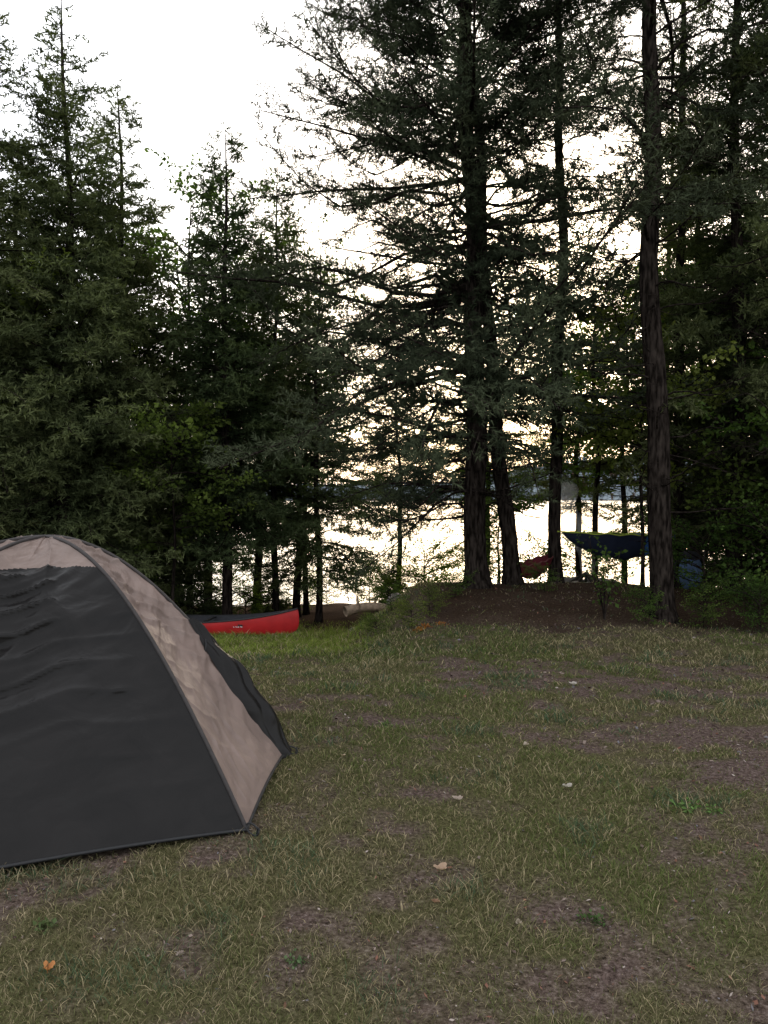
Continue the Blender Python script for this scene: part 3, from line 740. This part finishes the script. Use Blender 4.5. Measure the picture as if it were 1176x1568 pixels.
root = bpy.data.objects.new('backpack', None); COL.objects.link(root); bx, by = 4.75, 12.4; root.location = (bx, by, float(T(bx, by))); root.rotation_euler = (0, .1, .4)
MBL = simple('blue_cordura', (.07, .11, .19), .7, .2, .2, 20, .3, 50); MBK = simple('pack_trim', (.02, .02, .022), .7, .2, .1)
mb = MB(); blob(mb, (0, 0, .28), .25, 71, 0, (.72, .5, 1.1)); blob(mb, (0, -.12, .2), .15, 72, 0, (.9, .5, 1)); blob(mb, (0, 0, .52), .16, 73, 1, (1., .7, .5))
for sx in (-.1, .1):
    v, f = tubes(np.array([[sx, .1, .5], [sx*1.2, .2, .38], [sx*1.3, .18, .2], [sx, .1, .08]]), np.full(4, .018), 6); mb.add(v, f, (1, 1, 1), 1)
obj('pack_body', mb.mesh('pack', [MBL, MBK], smooth=True), parent=root)

# ------------------------------------------------------------------ smoke: one thin tapering homogeneous column over the fire pit
m, nt, out = mat('smoke_volume')
vs = N(nt, 'ShaderNodeVolumeScatter'); vs.inputs['Color'].default_value = (.85, .92, 1, 1); vs.inputs['Anisotropy'].default_value = .4; vs.inputs['Density'].default_value = 1.0
nt.links.new(vs.outputs[0], out.inputs['Volume'])
mb = MB(); s = np.linspace(0, 1, 26)
P = np.stack([-.30*s+.10*np.sin(s*7), .25*s, .12+1.75*s], -1); rad = (.05+.30*s**.8)*(1+.22*np.sin(s*15))*np.sqrt(np.clip(1-s**3, 0, 1))+.002
v, f = tubes(P, rad, 14)
n0 = len(v); v = np.concatenate([v, [P[0], P[-1]]]); caps = [(n0, (j+1) % 14, j) for j in range(14)]+[(n0+1, 25*14+j, 25*14+(j+1) % 14) for j in range(14)]
mb.add(v, np.concatenate([f, np.array(caps)]))
obj('campfire_smoke', mb.mesh('smoke', [m], smooth=True), (fx, fy, float(T(fx, fy))))

# ------------------------------------------------------------------ sky, sun, camera
EL, AZ = 15, 11
w = bpy.data.worlds.new('World'); scene.world = w; w.use_nodes = True; nt = w.node_tree; nt.nodes.clear()
sky = nt.nodes.new('ShaderNodeTexSky'); sky.sky_type = 'NISHITA'; sky.sun_disc = False
sky.sun_elevation = math.radians(EL); sky.sun_rotation = math.radians(AZ); sky.air_density = 1.0; sky.dust_density = 3.5; sky.ozone_density = 1
b1 = nt.nodes.new('ShaderNodeBackground'); b1.inputs[1].default_value = .12
b2 = nt.nodes.new('ShaderNodeBackground'); b2.inputs[0].default_value = (.97, .985, 1, 1); b2.inputs[1].default_value = 1.7
ad = nt.nodes.new('ShaderNodeAddShader'); o = nt.nodes.new('ShaderNodeOutputWorld')
nt.links.new(sky.outputs[0], b1.inputs[0]); nt.links.new(b1.outputs[0], ad.inputs[0]); nt.links.new(b2.outputs[0], ad.inputs[1]); nt.links.new(ad.outputs[0], o.inputs[0])
sd = bpy.data.lights.new('sun', 'SUN'); sd.energy = 1.5; sd.angle = math.radians(6); sd.color = (1, .84, .66)
so = bpy.data.objects.new('sun', sd); COL.objects.link(so)
e, a = math.radians(EL), math.radians(AZ)
so.rotation_euler = Vector((math.sin(a)*math.cos(e), math.cos(a)*math.cos(e), math.sin(e))).to_track_quat('Z', 'Y').to_euler()
so.location = (5, 20, 20)
cd = bpy.data.cameras.new('camera'); cam = bpy.data.objects.new('camera', cd); COL.objects.link(cam)
cam.location = (0, 0, 1.6); cam.rotation_euler = (math.radians(90-1.13), 0, 0)
cd.sensor_fit = 'VERTICAL'; cd.sensor_height = 36; cd.lens = 28; cd.clip_end = 6000; cd.clip_start = .05
scene.camera = cam
scene.view_settings.view_transform = 'Standard'; scene.view_settings.look = 'None'; scene.view_settings.exposure = 0
print('done')
